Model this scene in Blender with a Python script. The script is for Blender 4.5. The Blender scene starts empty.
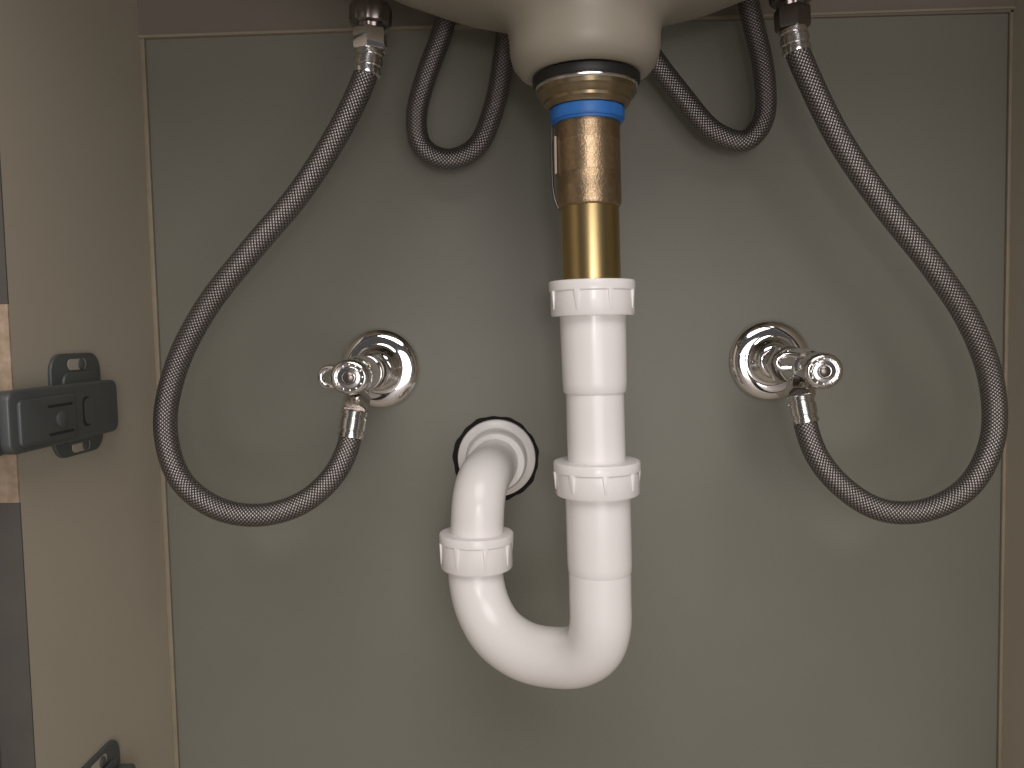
import bpy, bmesh, math
from mathutils import Vector, Matrix
MM=0.001
pi=math.pi
sc=bpy.context.scene
sc.view_settings.view_transform='Standard'

# ---------------------------------------------------------------- materials
def mat(name,col,rough=.5,metal=0.,noise=0.,nscale=40.,bump=0.,bscale=200.,col2=None,spec=.5,coat=0.,stretch=None):
    m=bpy.data.materials.new(name); m.use_nodes=True
    nt=m.node_tree; N=nt.nodes; L=nt.links
    b=N['Principled BSDF']
    b.inputs['Base Color'].default_value=(*col,1)
    b.inputs['Roughness'].default_value=rough
    b.inputs['Metallic'].default_value=metal
    b.inputs['Specular IOR Level'].default_value=spec
    b.inputs['Coat Weight'].default_value=coat
    tc=N.new('ShaderNodeTexCoord'); mp=N.new('ShaderNodeMapping')
    L.new(tc.outputs['Object'],mp.inputs['Vector'])
    if stretch: mp.inputs['Scale'].default_value=stretch
    if noise>0 or col2:
        n=N.new('ShaderNodeTexNoise'); n.inputs['Scale'].default_value=nscale; n.inputs['Detail'].default_value=5
        L.new(mp.outputs[0],n.inputs['Vector'])
        r=N.new('ShaderNodeValToRGB'); L.new(n.outputs['Fac'],r.inputs[0])
        c2=col2 or tuple(c*(1-noise) for c in col)
        r.color_ramp.elements[0].position=.35; r.color_ramp.elements[1].position=.65
        r.color_ramp.elements[0].color=(*c2,1); r.color_ramp.elements[1].color=(*col,1)
        L.new(r.outputs[0],b.inputs['Base Color'])
    if bump>0:
        n=N.new('ShaderNodeTexNoise'); n.inputs['Scale'].default_value=bscale; n.inputs['Detail'].default_value=3
        L.new(mp.outputs[0],n.inputs['Vector'])
        bp=N.new('ShaderNodeBump'); bp.inputs['Strength'].default_value=bump; bp.inputs['Distance'].default_value=.001
        L.new(n.outputs['Fac'],bp.inputs['Height']); L.new(bp.outputs[0],b.inputs['Normal'])
    return m

M_panel=mat('panel_grey',(.208,.204,.171),.42,noise=.05,nscale=9,bump=.05,bscale=350,spec=.35)
M_side=mat('melamine_beige',(.50,.45,.365),.5,noise=.05,nscale=6,bump=.05,bscale=300,spec=.3)
M_rail=mat('rail_brown',(.20,.17,.14),.6,noise=.08,nscale=12)
M_trim=mat('caulk_line',(.32,.27,.20),.6,noise=.12,nscale=60)
M_edge=mat('edge_band_grey',(.10,.09,.082),.6,noise=.1)
M_wood=mat('raw_chipboard',(.48,.37,.27),.8,col2=(.34,.25,.18),nscale=160,bump=.4,bscale=400)
M_sink=mat('sink_ceramic',(.33,.295,.24),.42,noise=.04,nscale=10,bump=.04,bscale=120)
M_white=mat('pvc_white',(.92,.885,.88),.24,noise=.012,nscale=30,bump=.03,bscale=150)
M_chrome=mat('chrome',(.93,.90,.90),.06,1.)
M_steel=mat('brushed_nickel',(.80,.77,.75),.16,1.,bump=.03,bscale=600)
M_darkmet=mat('dark_fitting',(.22,.19,.18),.28,.95,bump=.05)
M_brass=mat('brass_smooth',(.58,.43,.21),.30,1.,col2=(.49,.36,.17),nscale=60,stretch=(1,1,.1))
M_bronze=mat('brass_threaded',(.50,.36,.23),.38,1.,col2=(.40,.29,.18),nscale=350,bump=.2,bscale=900)
M_brassnut=mat('brass_locknut',(.42,.33,.21),.35,1.,noise=.2,nscale=80)
M_blue=mat('blue_washer',(.03,.17,.55),.45,noise=.2,nscale=120)
M_rubber=mat('black_rubber',(.012,.011,.011),.5,bump=.1)
M_hole_dark=mat('wall_hole_dark',(.010,.008,.008),.9,bump=.6,bscale=500)  # black colour for the darkness of the open wall hole
M_hinge=mat('hinge_metal',(.105,.115,.115),.42,.3,noise=.08,nscale=60)
M_hdark=mat('hinge_slot_shade',(.02,.02,.02),.6)  # near-black paints the shade inside the hinge arm slots
M_floor=mat('tile_floor',(.36,.33,.30),.5,noise=.1,nscale=5)

def braid_mat():
    m=bpy.data.materials.new('braided_steel'); m.use_nodes=True
    nt=m.node_tree; N=nt.nodes; L=nt.links; b=N['Principled BSDF']
    uv=N.new('ShaderNodeUVMap'); sp=N.new('ShaderNodeSeparateXYZ'); L.new(uv.outputs[0],sp.inputs[0])
    def math_(op,a,bb=None):
        n=N.new('ShaderNodeMath'); n.operation=op
        for i,v in enumerate((a,bb)):
            if v is None: continue
            if isinstance(v,(int,float)): n.inputs[i].default_value=v
            else: L.new(v,n.inputs[i])
        return n.outputs[0]
    A=math_('MULTIPLY',sp.outputs[0],2*pi*8)
    B=math_('MULTIPLY',sp.outputs[1],2*pi/.0046)
    s1=math_('SINE',math_('ADD',A,B)); s2=math_('SINE',math_('SUBTRACT',A,B))
    pr=math_('MULTIPLY',math_('ABSOLUTE',s1),math_('ABSOLUTE',s2))
    h=math_('POWER',pr,.6)
    r=N.new('ShaderNodeValToRGB'); L.new(h,r.inputs[0])
    r.color_ramp.elements[0].position=.1; r.color_ramp.elements[0].color=(.033,.029,.029,1)
    r.color_ramp.elements[1].position=.9; r.color_ramp.elements[1].color=(.34,.31,.30,1)  # weave pattern; strand tops lightened in the colour for metallic sheen
    L.new(r.outputs[0],b.inputs['Base Color'])
    bp=N.new('ShaderNodeBump'); bp.inputs['Strength'].default_value=.5; bp.inputs['Distance'].default_value=.0008
    L.new(h,bp.inputs['Height']); L.new(bp.outputs[0],b.inputs['Normal'])
    b.inputs['Metallic'].default_value=.8; b.inputs['Roughness'].default_value=.33
    return m
M_braid=braid_mat()

# ---------------------------------------------------------------- helpers
def empty(name,loc=(0,0,0)):
    e=bpy.data.objects.new(name,None); e.empty_display_size=.02
    sc.collection.objects.link(e); return e
def obj(name,verts,faces,m,parent=None,smooth=True,uvs=None,sharp=35,bevel=0,mats=None):
    me=bpy.data.meshes.new(name); me.from_pydata([tuple(c*MM for c in v) for v in verts],[],faces)
    me.update()
    if uvs:
        ul=me.uv_layers.new(name='UVMap')
        k=0
        for fuv in uvs:
            for q in fuv: ul.data[k].uv=q; k+=1
    bm=bmesh.new(); bm.from_mesh(me)
    bmesh.ops.recalc_face_normals(bm,faces=bm.faces)
    if bevel>0:
        es=[e for e in bm.edges if len(e.link_faces)==2 and e.calc_face_angle(0)>math.radians(30)]
        bmesh.ops.bevel(bm,geom=es,offset=bevel*MM,segments=2,profile=.5,affect='EDGES')
    for f in bm.faces: f.smooth=smooth
    for e in bm.edges:
        if len(e.link_faces)==2 and e.calc_face_angle(0)>math.radians(sharp): e.smooth=False
    bm.to_mesh(me); bm.free()
    me.materials.append(m)
    o=bpy.data.objects.new(name,me); sc.collection.objects.link(o)
    if parent: o.parent=parent
    return o
def frame_z(c=(0,0,0),tilt=0.):
    return lambda a,b,h:(c[0]+a-h*tilt,c[1]+b,c[2]+h)
def frame_dir(origin,direction,up=(0,0,1)):
    d=Vector(direction).normalized(); u=Vector(up)
    if abs(d.dot(u))>.95: u=Vector((1,0,0))
    x=d.cross(u).normalized(); y=x.cross(d).normalized(); o=Vector(origin)
    return lambda a,b,h: tuple(o+x*a+y*b+d*h)
def lathe(name,prof,fr,m,parent=None,segs=64,rfun=None,cap=True,sharp=35,sy=1.):
    vs=[];fs=[];n=len(prof)
    for i,(r,h) in enumerate(prof):
        for k in range(segs):
            t=2*pi*k/segs; rr=r*(rfun(t,i,h) if rfun else 1)
            vs.append(fr(rr*math.cos(t),rr*math.sin(t)*sy,h))
    for i in range(n-1):
        for k in range(segs):
            k2=(k+1)%segs
            fs.append((i*segs+k,i*segs+k2,(i+1)*segs+k2,(i+1)*segs+k))
    if cap:
        fs.append(tuple(range(segs))); fs.append(tuple((n-1)*segs+k for k in range(segs)))
    return obj(name,vs,fs,m,parent,sharp=sharp)
def hexnut(name,fr,r,h0,h1,m,parent=None,n=6,rot=0):
    c=.12*(h1-h0); prof=[(r*.93,h0),(r,h0+c),(r,h1-c),(r*.93,h1)]
    def rf(t,i,h):
        a=((t+rot)%(2*pi/n))-pi/n
        return math.cos(pi/n)/math.cos(a)
    return lathe(name,prof,fr,m,parent,segs=n*8,rfun=rf,sharp=25)
def box(name,x0,x1,y0,y1,z0,z1,m,parent=None,bevel=0):
    v=[(x,y,z) for x in(x0,x1) for y in(y0,y1) for z in(z0,z1)]
    f=[(0,1,3,2),(4,6,7,5),(0,4,5,1),(2,3,7,6),(0,2,6,4),(1,5,7,3)]
    return obj(name,v,f,m,parent,smooth=bevel>0,bevel=bevel)
def spline(pts,step=2.0):
    P=[Vector(p) for p in pts]; P=[P[0]*2-P[1]]+P+[P[-1]*2-P[-2]]
    out=[]
    for i in range(1,len(P)-2):
        p0,p1,p2,p3=P[i-1:i+3]
        t01=max((p1-p0).length**.5,1e-4);t12=max((p2-p1).length**.5,1e-4);t23=max((p3-p2).length**.5,1e-4)
        m1=(p2-p1)+t12*((p1-p0)/t01-(p2-p0)/(t01+t12)); m2=(p2-p1)+t12*((p3-p2)/t23-(p3-p1)/(t12+t23))
        n=max(2,int((p2-p1).length/step))
        for k in range(n):
            t=k/n
            out.append((2*t**3-3*t*t+1)*p1+(t**3-2*t*t+t)*m1+(-2*t**3+3*t*t)*p2+(t**3-t*t)*m2)
    out.append(P[-2]); 
    return out
def smooth_pts(p,it):
    for _ in range(it):
        p=[p[0]]+[(p[i-1]+2*p[i]+p[i+1])/4 for i in range(1,len(p)-1)]+[p[-1]]
    return p
def tube(name,pts,r,m,parent=None,segs=32,step=2.,it=6,rfun=None,cap=True):
    c=smooth_pts(spline(pts,step),it); n=len(c)
    T=[(c[min(i+1,n-1)]-c[max(i-1,0)]).normalized() for i in range(n)]
    u=T[0].orthogonal().normalized(); vs=[];fs=[];uvs=[];L=[0]
    for i in range(n):
        if i: 
            L.append(L[-1]+(c[i]-c[i-1]).length)
            u=(u-T[i]*u.dot(T[i])).normalized()
        w=T[i].cross(u); rr=r*(rfun(i/(n-1)) if rfun else 1)
        for k in range(segs):
            t=2*pi*k/segs; vs.append(tuple(c[i]+u*math.cos(t)*rr+w*math.sin(t)*rr))
    for i in range(n-1):
        for k in range(segs):
            k2=(k+1)%segs
            fs.append((i*segs+k,i*segs+k2,(i+1)*segs+k2,(i+1)*segs+k))
            a,b=k/segs,(k+1)/segs; h0,h1=L[i]*MM,L[i+1]*MM
            uvs.append([(a,h0),(b,h0),(b,h1),(a,h1)])
    if cap:
        fs.append(tuple(range(segs))); uvs.append([(0,0)]*segs)
        fs.append(tuple((n-1)*segs+k for k in range(segs))); uvs.append([(0,0)]*segs)
    return obj(name,vs,fs,m,parent,uvs=uvs,sharp=60),T

# ---------------------------------------------------------------- cabinet
cab=empty('vanity_cabinet')
box('back_panel',-285,364,0,12,-420,290,M_panel,cab)
box('side_panel_left',-285,-267,-170,0,-420,290,M_side,cab)
box('side_panel_right',346,364,-300,0,-420,290,M_side,cab)
box('back_rail',-267,346,-3,0,215,290,M_rail,cab)
box('corner_bead_left',-267,-263.5,-3,0,-360,214,M_trim,cab,bevel=.5)
box('corner_bead_right',343.5,346,-3,0,-360,217,M_trim,cab,bevel=.5)
obj('rail_bead',[(-267,-4.5,212.5),(346,-4.5,217),(346,-4.5,218.5),(-267,-4.5,214.5),(-267,0,212.5),(346,0,217),(346,0,218.5),(-267,0,214.5)],[(0,1,2,3),(4,5,6,7),(0,1,5,4),(1,2,6,5),(2,3,7,6),(3,0,4,7)],M_trim,cab,smooth=False)
box('bottom_panel',-267,346,-300,0,-378,-360,M_side,cab)
box('toe_kick',-267,346,-150,-132,-420,-378,M_edge,cab)
box('edge_band_upper',-285,-267,-171,-170,20,290,M_edge,cab)
box('edge_chipped_wood',-285,-267,-171.4,-170,-84,20,M_wood,cab)
box('edge_band_lower',-285,-267,-171,-170,-420,-84,M_edge,cab)
def door():
    a=math.radians(25); vs=[]
    ox,oy=-290,-186
    dx,dy=-math.sin(a),-math.cos(a); nx,ny=-math.cos(a),math.sin(a)
    for s in(0,330):
        for t in(0,18):
            for z in(-355,270): vs.append((ox+dx*s+nx*t,oy+dy*s+ny*t,z))
    f=[(0,1,3,2),(4,6,7,5),(0,4,5,1),(2,3,7,6),(0,2,6,4),(1,5,7,3)]
    obj('cabinet_door',vs,f,M_side,cab,bevel=1)
door()
SX,SY=38,-145
def countertop():
    n=96; x0,x1,y0,y1=-290,369,-335,12; vs=[];fs=[]  # unseen front overhang lengthened to shade the upper back panel
    for z in(290,312):
        for k in range(n):
            t=2*pi*k/n; vs.append((SX+205*math.cos(t),SY+118*math.sin(t),z))
        for k in range(n):
            t=2*pi*k/n; c,s=math.cos(t),math.sin(t)
            q=[]
            if c>1e-6:q.append((x1-SX)/c)
            if c<-1e-6:q.append((x0-SX)/c)
            if s>1e-6:q.append((y1-SY)/s)
            if s<-1e-6:q.append((y0-SY)/s)
            l=min(q); vs.append((SX+l*c,SY+l*s,z))
    for k in range(n):
        j=(k+1)%n
        fs+= [(k,j,n+j,n+k),(2*n+k,3*n+k,3*n+j,2*n+j),(k,2*n+k,2*n+j,j),(n+k,n+j,3*n+j,3*n+k)]
    obj('countertop',vs,fs,M_sink,cab,smooth=False)
countertop()
box('floor',-1500,1500,-2200,300,-440,-420,M_floor)

# ---------------------------------------------------------------- sink
sink=empty('bathroom_sink')
outer=[(20,137),(27,136.5),(31,135.5),(35,137.5),(38.5,142),(40,148),(40.3,156),(41.5,162),(46,167.5),(56,172.5),(72,177),(92,182),(115,190),(140,203),(165,224),(185,250),(198,275),(204,300),(208,318)]
inner=[(200,322),(194,316),(192,298),(182,268),(160,236),(130,212),(90,196),(50,186),(24,180),(20,175),(20,137)]
def sinkmesh():
    segs=96; prof=outer+inner; vs=[];fs=[]
    for r,h in prof:
        k_=max(0,min(1,(r-40)/100)); sy=1-.43*k_
        for k in range(segs):
            t=2*pi*k/segs; vs.append((SX+r*math.cos(t)-(2 if r<45 else 1),SY+r*math.sin(t)*sy,h))
    n=len(prof)
    for i in range(n-1):
        for k in range(segs):
            k2=(k+1)%segs; fs.append((i*segs+k,i*segs+k2,(i+1)*segs+k2,(i+1)*segs+k))
    obj('basin',vs,fs,M_sink,sink,sharp=60)
sinkmesh()

# ---------------------------------------------------------------- brass drain
TL=.013
FD=frame_z((38.3,SY,0),TL)
dr=empty('brass_sink_drain')
lathe('rubber_gasket',[(20,130.5),(28,130.5),(28.8,132),(28.8,135),(27,136.4),(20,136.4)],FD,M_rubber,dr)
lathe('metal_ring',[(20,128.6),(27,128.6),(27.6,129.4),(27.4,130.6),(20,130.6)],FD,M_steel,dr)
lathe('locknut',[(18,118.5),(21,118.5),(21.8,120),(23,121),(23.2,122.5),(25,124),(25.4,125.3),(26.6,126.3),(26.6,128.8),(18,128.8)],FD,M_brassnut,dr,rfun=lambda t,i,h:1+.010*math.cos(12*t))
lathe('blue_washer',[(17,112),(19.4,112),(20,113),(20.1,118),(19,119),(17,119)],FD,M_blue,dr)
lathe('blue_tape_rim',[(17,110.6),(18.6,110.8),(18.8,112),(17,112.2)],FD,M_blue,dr)
prof=[(15,66.5),(16.6,66.5),(17,67.5),(17.3,69),(17.3,84),(17.1,84.5),(17.3,85),(17.3,101)]
h=101.
while h<112: prof+=[(17.5,h+.5),(16.9,h+1.2)]; h+=1.5
prof+=[(15,113)]
lathe('threaded_tail',prof,FD,M_bronze,dr,sharp=80)
lathe('tailpiece',[(14.5,20),(15.9,20),(15.9,67),(14.5,67)],FD,M_brass,dr)
tube('lift_rod_strap',[(18.3,-142,122),(17.9,-142,110),(17.6,-142,90),(17.9,-142,76),(19.2,-143,69),(20.8,-144,66)],.8,M_darkmet,dr,segs=10)
box('rod_seal',18.6,20.0,-150,-142,84,104,M_sink,dr,bevel=.4)

# ---------------------------------------------------------------- white trap
tr=empty('p_trap_pipe')
def slipnut(name,fr,h0,h1,r,parent,n=8,ph=0.2):
    H=h1-h0
    pr=[(r*.72,h0),(r*.95,h0),(r*.975,h0+1),(r*.97,h0+H*.55),(r*.972,h1-6),(r,h1-5.2),(r*1.005,h1-1),(r*.985,h1-.2),(r*.96,h1),(r*.72,h1)]
    lathe(name,pr,fr,M_white,parent,segs=96)
    for k in range(n):
        t=2*pi*k/n+ph; w0=.075; vs=[]
        b0,b1=(h0+3.5,h1-5.4)
        for (hh,ww,ro) in((b0,.45,.99),(b1,1.,1.022)):
            for (dt,rr) in((-w0*ww,.94),(-w0*ww*.8,ro),(w0*ww*.8,ro),(w0*ww,.94)):
                vs.append(fr(r*rr*math.cos(t+dt),r*rr*math.sin(t+dt),hh))
        obj(name+'_lug_%d'%k,vs,[(0,1,2,3),(4,5,6,7),(0,1,5,4),(1,2,6,5),(2,3,7,6),(3,0,4,7)],M_white,parent,bevel=.3)
slipnut('slip_nut_upper',FD,8,27,23.4,tr,ph=.35)
lathe('sleeve_tube',[(15,-34),(16.6,-34),(17.3,-33),(17.6,-28),(18,4),(18,9),(15,9)],FD,M_white,tr)
lathe('straight_tube',[(13,-74),(15.9,-74),(15.9,-33.5),(13,-33.5)],FD,M_white,tr)
slipnut('slip_nut_lower',FD,-90,-71.5,23.8,tr,ph=.1)
lathe('trap_socket',[(15,-134),(17.3,-134),(17.7,-133),(17.9,-129),(18,-88),(15,-88)],FD,M_white,tr)
bend=[(40,-145,-130),(40,-145,-150),(40,-144.5,-164),(37,-140,-177.5),(28,-132,-187),(14,-122,-191.5),(-4,-111,-191.5),(-20,-100,-183.5),(-29,-92,-169.5),(-32.5,-88,-155),(-32.8,-87,-141),(-31.5,-87,-128)]
tube('j_bend',bend,17.3,M_white,tr,segs=64,it=6)
FL=frame_dir((-32,-87,-146.5),(.012,0,1))
slipnut('slip_nut_outlet',FL,0,22,23.2,tr,ph=.5)
tube('trap_arm',[(-31.7,-87,-132),(-31,-87,-118),(-30.2,-85.5,-106),(-28.5,-79,-96.5),(-26,-68,-92),(-24,-52,-91),(-22,-25,-91),(-21,0,-91)],16.6,M_white,tr,segs=64,it=6)
FW=frame_dir((-21,0,-91),(0,-1,0))
lathe('wall_flange',[(17,.6),(27.5,.6),(28.3,2),(27.8,4),(25,5.5),(22.5,6),(22,8),(21.5,20),(20,22),(17,22)],FW,M_white,tr)
lathe('wall_hole_ring',[(20,.1),(31.3,.1),(31,.9),(20,.9)],FW,M_hole_dark,tr,segs=128,rfun=lambda t,i,h:1+.012*math.sin(7*t)+.01*math.sin(17*t+1)+.03*math.cos(t+.8))  # flat black ring paints the dark wall hole around the flange

# ---------------------------------------------------------------- stop valves
def valve(wx,wz,hx,hz,side):
    e=empty('water_shutoff_valve')
    FE=frame_dir((wx,0,wz),(0,-1,0))
    lathe('escutcheon',[(8,.3),(28.6,.3),(29,1.2),(28.8,2.4),(27.6,4),(25.4,5.6),(22.5,6.6),(19,7),(16.5,7.2),(15.8,8),(15,9.5),(13,10.5),(12,12),(11,13.5),(8,13.5)],FE,M_chrome,e,segs=96,sharp=60)
    d=(hx-wx,-100,hz-wz); FB=frame_dir((wx,0,wz),d)
    lathe('supply_stub',[(7.5,2),(7.5,70),(6,70)],FB,M_chrome,e)
    hexnut('compression_nut',FB,13,24,40,M_chrome,e)
    lathe('nut_collar',[(7,40),(11.5,40),(12,42),(11,46),(7,47)],FB,M_darkmet,e)
    lathe('valve_body',[(7,46),(9.5,48),(11.4,52),(12,60),(12,76),(11,82),(8.5,84),(7,85)],FB,M_chrome,e)
    lathe('bonnet',[(7,84),(8.6,85),(8.6,89),(6,89)],FB,M_darkmet,e)
    hr=11.4
    prof=[(6,88),(9.5,88.3),(hr-.4,89.6),(hr,91),(hr,101.5),(hr-.5,103),(hr-1.6,104),(9.0,104.2),(8.6,103.4),(6.8,103.2),(6.4,104.3),(4.6,104.5),(4.3,103.4),(.3,103.2)]
    lathe('handle',prof,FB,M_steel,e,segs=160,rfun=lambda t,i,h:(1+.05*math.cos(2*t))*(1+(.018*math.cos(20*t) if 3<=i<=4 else 0)),sharp=50)
    lathe('handle_screw',[(3.4,103),(3.4,105),(2.6,105.6),(.3,105.7)],FB,M_darkmet,e,segs=24)
    for k in range(12):
        t=2*pi*k/12; q=Vector(FB(7.7*math.cos(t),7.7*math.sin(t),103.2)); 
        lathe('face_dot_%d'%k,[(.7,0),(.6,.7),(.1,.8)],frame_dir(q,d),M_steel,e,segs=10)
    q=Vector(FB(0,0,80))
    if side=='l':
        tube('lever_tab',[q+Vector((-9,0,4)),q+Vector((-16,3,5)),q+Vector((-23,4,4)),q+Vector((-24.5,4,-1)),q+Vector((-22,4,-7)),q+Vector((-15,3,-7)),q+Vector((-9,0,-5))],2.2,M_chrome,e,segs=16,it=3)
    else:
        tube('lever_tab',[q+Vector((-7,0,8)),q+Vector((-13,3,9)),q+Vector((-18,4,8)),q+Vector((-21,4,4)),q+Vector((-18,4,0)),q+Vector((-9,2,1))],2.1,M_chrome,e,segs=16,it=3)
    o=Vector(FB(0,0,66))
    return e,o,None
vL,oL,_=valve(-104,-24,-105,-25,'l')
vR,oR,_=valve(177,-24,179,-27,'r')

# ---------------------------------------------------------------- hoses
def crimp(e,p,d,r=8.3,L=16,name='crimp_ferrule'):
    F=frame_dir(p,d)
    lathe(name,[(r*.8,0),(r*.98,.6),(r,1.5),(r,3.2),(r*.92,3.8),(r*.92,5),(r,5.6),(r,L-5.6),(r*.92,L-5),(r*.92,L-3.8),(r,L-3.2),(r,L-1.2),(r*.8,L)],F,M_steel,e,segs=48)
HL=[(-85.5,-110,162),(-87,-110,154),(-90.5,-110,145),(-104,-110,120),(-129,-110,84),(-160,-110,50),(-189,-105,18),(-211,-100,-18),(-219,-100,-54),(-211,-100,-86),(-189,-100,-104),(-162,-100,-108.5),(-136,-98,-101),(-117,-95,-84),(-108.5,-92,-66),(-107,-90,-56)]
HR=[(158.5,-110,168),(160,-110,160),(167,-110,143),(185,-110,107),(211,-110,69),(238,-110,35),(264,-105,0),(280,-100,-36),(281,-100,-71),(267,-100,-99),(241,-100,-113),(214,-100,-112),(192,-98,-98),(178,-95,-80),(172.5,-92,-63),(171,-90,-52)]
def mainhose(P,e,o,top,tophex_dark):
    h=empty('braided_supply_hose')
    tube('braided_tube',P,7.0,M_braid,h,segs=48,step=1.5,it=14)
    a=Vector(P[0]); b=Vector(P[1]); c=Vector(P[-1]); cc=Vector(P[-2])
    d=(cc-c).normalized()
    crimp(h,c+d*8,-d,8.3,18)
    FO=frame_dir(c-d*9,o-(c-d*9)); L=(o-(c-d*9)).length
    hexnut('coupling_nut',FO,8.8,0,12.5,M_steel,h)
    lathe('coupling_neck',[(5,12),(6.6,12.3),(6.6,13),(7.4,13.5),(7.4,L-8),(5,L-8)],FO,M_steel,h,segs=32)
    d2=(a-b).normalized()
    crimp(h,a-d2*12,d2,8.3,15)
    FT=frame_dir(a+d2*2,Vector(top)-a)
    hexnut('upper_hex_nut',FT,10.2,0,12,M_darkmet if tophex_dark else M_chrome,h)
    lathe('upper_collar',[(6,11.5),(8,12),(8.5,14),(11.5,15),(12,17),(12,24),(11,26),(6,26)],FT,M_darkmet,h,segs=80,rfun=lambda t,i,h:1+.03*math.cos(10*t))
    lathe('faucet_shank',[(5,25),(5,110),(3,110)],FT,M_darkmet,h,segs=24)
    return h
mainhose(HL,vL,oL,(-80,-108,300),False)
mainhose(HR,vR,oR,(152,-112,300),True)
k=1.046
def S(L): return [(x*k,-36,z*k) for x,_,z in L]
IL=S([(-37,0,268),(-39,0,232),(-46,0,195),(-58,0,165),(-65.5,0,138),(-62,0,119),(-46,0,111),(-28,0,118),(-16,0,142),(-9,0,173),(-4,0,215),(-2,0,268)])
IR=S([(48,0,268),(58,0,220),(83,0,176),(103,0,149),(125,0,124),(144,0,118),(155.5,0,131),(156,0,160),(148,0,196),(141,0,228),(139,0,268)])
for P in(IL,IR):
    h_=empty('braided_supply_hose')
    tube('braided_tube',P,7.0,M_braid,h_,segs=48,step=1.5,it=14)
    crimp(h_,P[0],(0,0,1),8.4,9); crimp(h_,P[-1],(0,0,1),8.4,9)

# ---------------------------------------------------------------- hinges
def hinge(zo):
    e=empty('cabinet_hinge')
    X0=-267
    def plate(name,poly,x0,x1,m,bev=.6):
        n=len(poly); vs=[(x0,y,z+zo) for y,z in poly]+[(x1,y,z+zo) for y,z in poly]
        fs=[tuple(range(n)),tuple(range(n,2*n))]+[(i,(i+1)%n,n+(i+1)%n,n+i) for i in range(n)]
        return obj(name,vs,fs,m,e,bevel=bev,sharp=50)
    def rr(y0,y1,z0,z1,r,n=6):
        p=[]
        for cy,cz,a0 in((y1-r,z1-r,0),(y0+r,z1-r,90),(y0+r,z0+r,180),(y1-r,z0+r,270)):
            for k in range(n+1):
                a=math.radians(a0+90*k/n); p.append((cy+r*math.cos(a),cz+r*math.sin(a)))
        return p
    plate('mounting_plate',rr(-139,-85,-67,-7,11),X0,X0+2.4,M_hinge)
    plate('plate_boss',rr(-130,-92,-60,-18,6),X0+2.2,X0+4.5,M_hinge)
    for zz in(-13.5,-62):
        plate('slot_%d'%(-zz),rr(-122,-102,zz-3.2,zz+3.2,3.1),X0+2.3,X0+2.7,M_side,0)
        lathe('screw_%d'%(-zz),[(3.2,0),(3.2,.8),(2.4,1.4),(.4,1.5)],frame_dir((X0+2.6,-108,zz+zo),(1,0,0)),M_hinge,e,segs=24)
    plate('hinge_arm',rr(-196,-86,-56,-24,6),X0+4.4,X0+13,M_hinge,1.2)
    plate('arm_inner_channel',rr(-190,-138,-53,-29,3),X0+12.5,X0+15,M_hinge,.8)
    plate('arm_slot',rr(-128,-119,-49,-32,3.8),X0+12.9,X0+13.2,M_hdark,0)
    plate('arm_slot_infill',rr(-126,-116,-48,-33,3.8),X0+13.0,X0+13.4,M_hinge,0)
    plate('arm_slot_b',rr(-166,-142,-35,-33.5,.7),X0+14.8,X0+15.2,M_hdark,0)
    plate('arm_slot_c',rr(-166,-142,-50,-48.5,.7),X0+14.8,X0+15.2,M_hdark,0)
    lathe('adjust_screw',[(4.6,0),(4.6,1.2),(3.6,1.8),(.4,1.8)],frame_dir((X0+14.7,-154,-42+zo),(1,0,0)),M_hinge,e,segs=24)
    plate('hinge_cup_link',rr(-214,-190,-56,-25,6),X0-14,X0+8,M_hinge,1)
hinge(0); hinge(-245)

# ---------------------------------------------------------------- lights
def area(name,loc,tgt,size,power,col):
    l=bpy.data.lights.new(name,'AREA'); l.shape='DISK'; l.size=size; l.energy=power; l.color=col
    o=bpy.data.objects.new(name,l); sc.collection.objects.link(o); o.location=loc
    o.rotation_euler=(Vector(tgt)-Vector(loc)).to_track_quat('-Z','Y').to_euler()
area('ceiling_lamp',(.15,-1.5,1.25),(0,0,-.2),1.3,17.5,(1,.945,.90))
area('front_bounce_fill',(.2,-1.35,-.15),(0.0,0,-.25),.8,4.8,(1,.95,.925))  # added fill disk for floor-bounced light from the low front
area('phone_torch',(.03,-.80,.02),(0.02,0,-.05),.06,.4,(1,.955,.93))
w=bpy.data.worlds.new('room_ambient'); sc.world=w; w.use_nodes=True
w.node_tree.nodes['Background'].inputs[0].default_value=(.9,.87,.86,1); w.node_tree.nodes['Background'].inputs[1].default_value=.075

cam=bpy.data.cameras.new('camera'); cam.lens=29.18; cam.sensor_width=36; cam.clip_start=.01
co=bpy.data.objects.new('camera',cam); sc.collection.objects.link(co)
co.location=(0,-.6,0); co.rotation_euler=tuple(math.radians(a) for a in(86.431,1.203,.758))
sc.camera=co
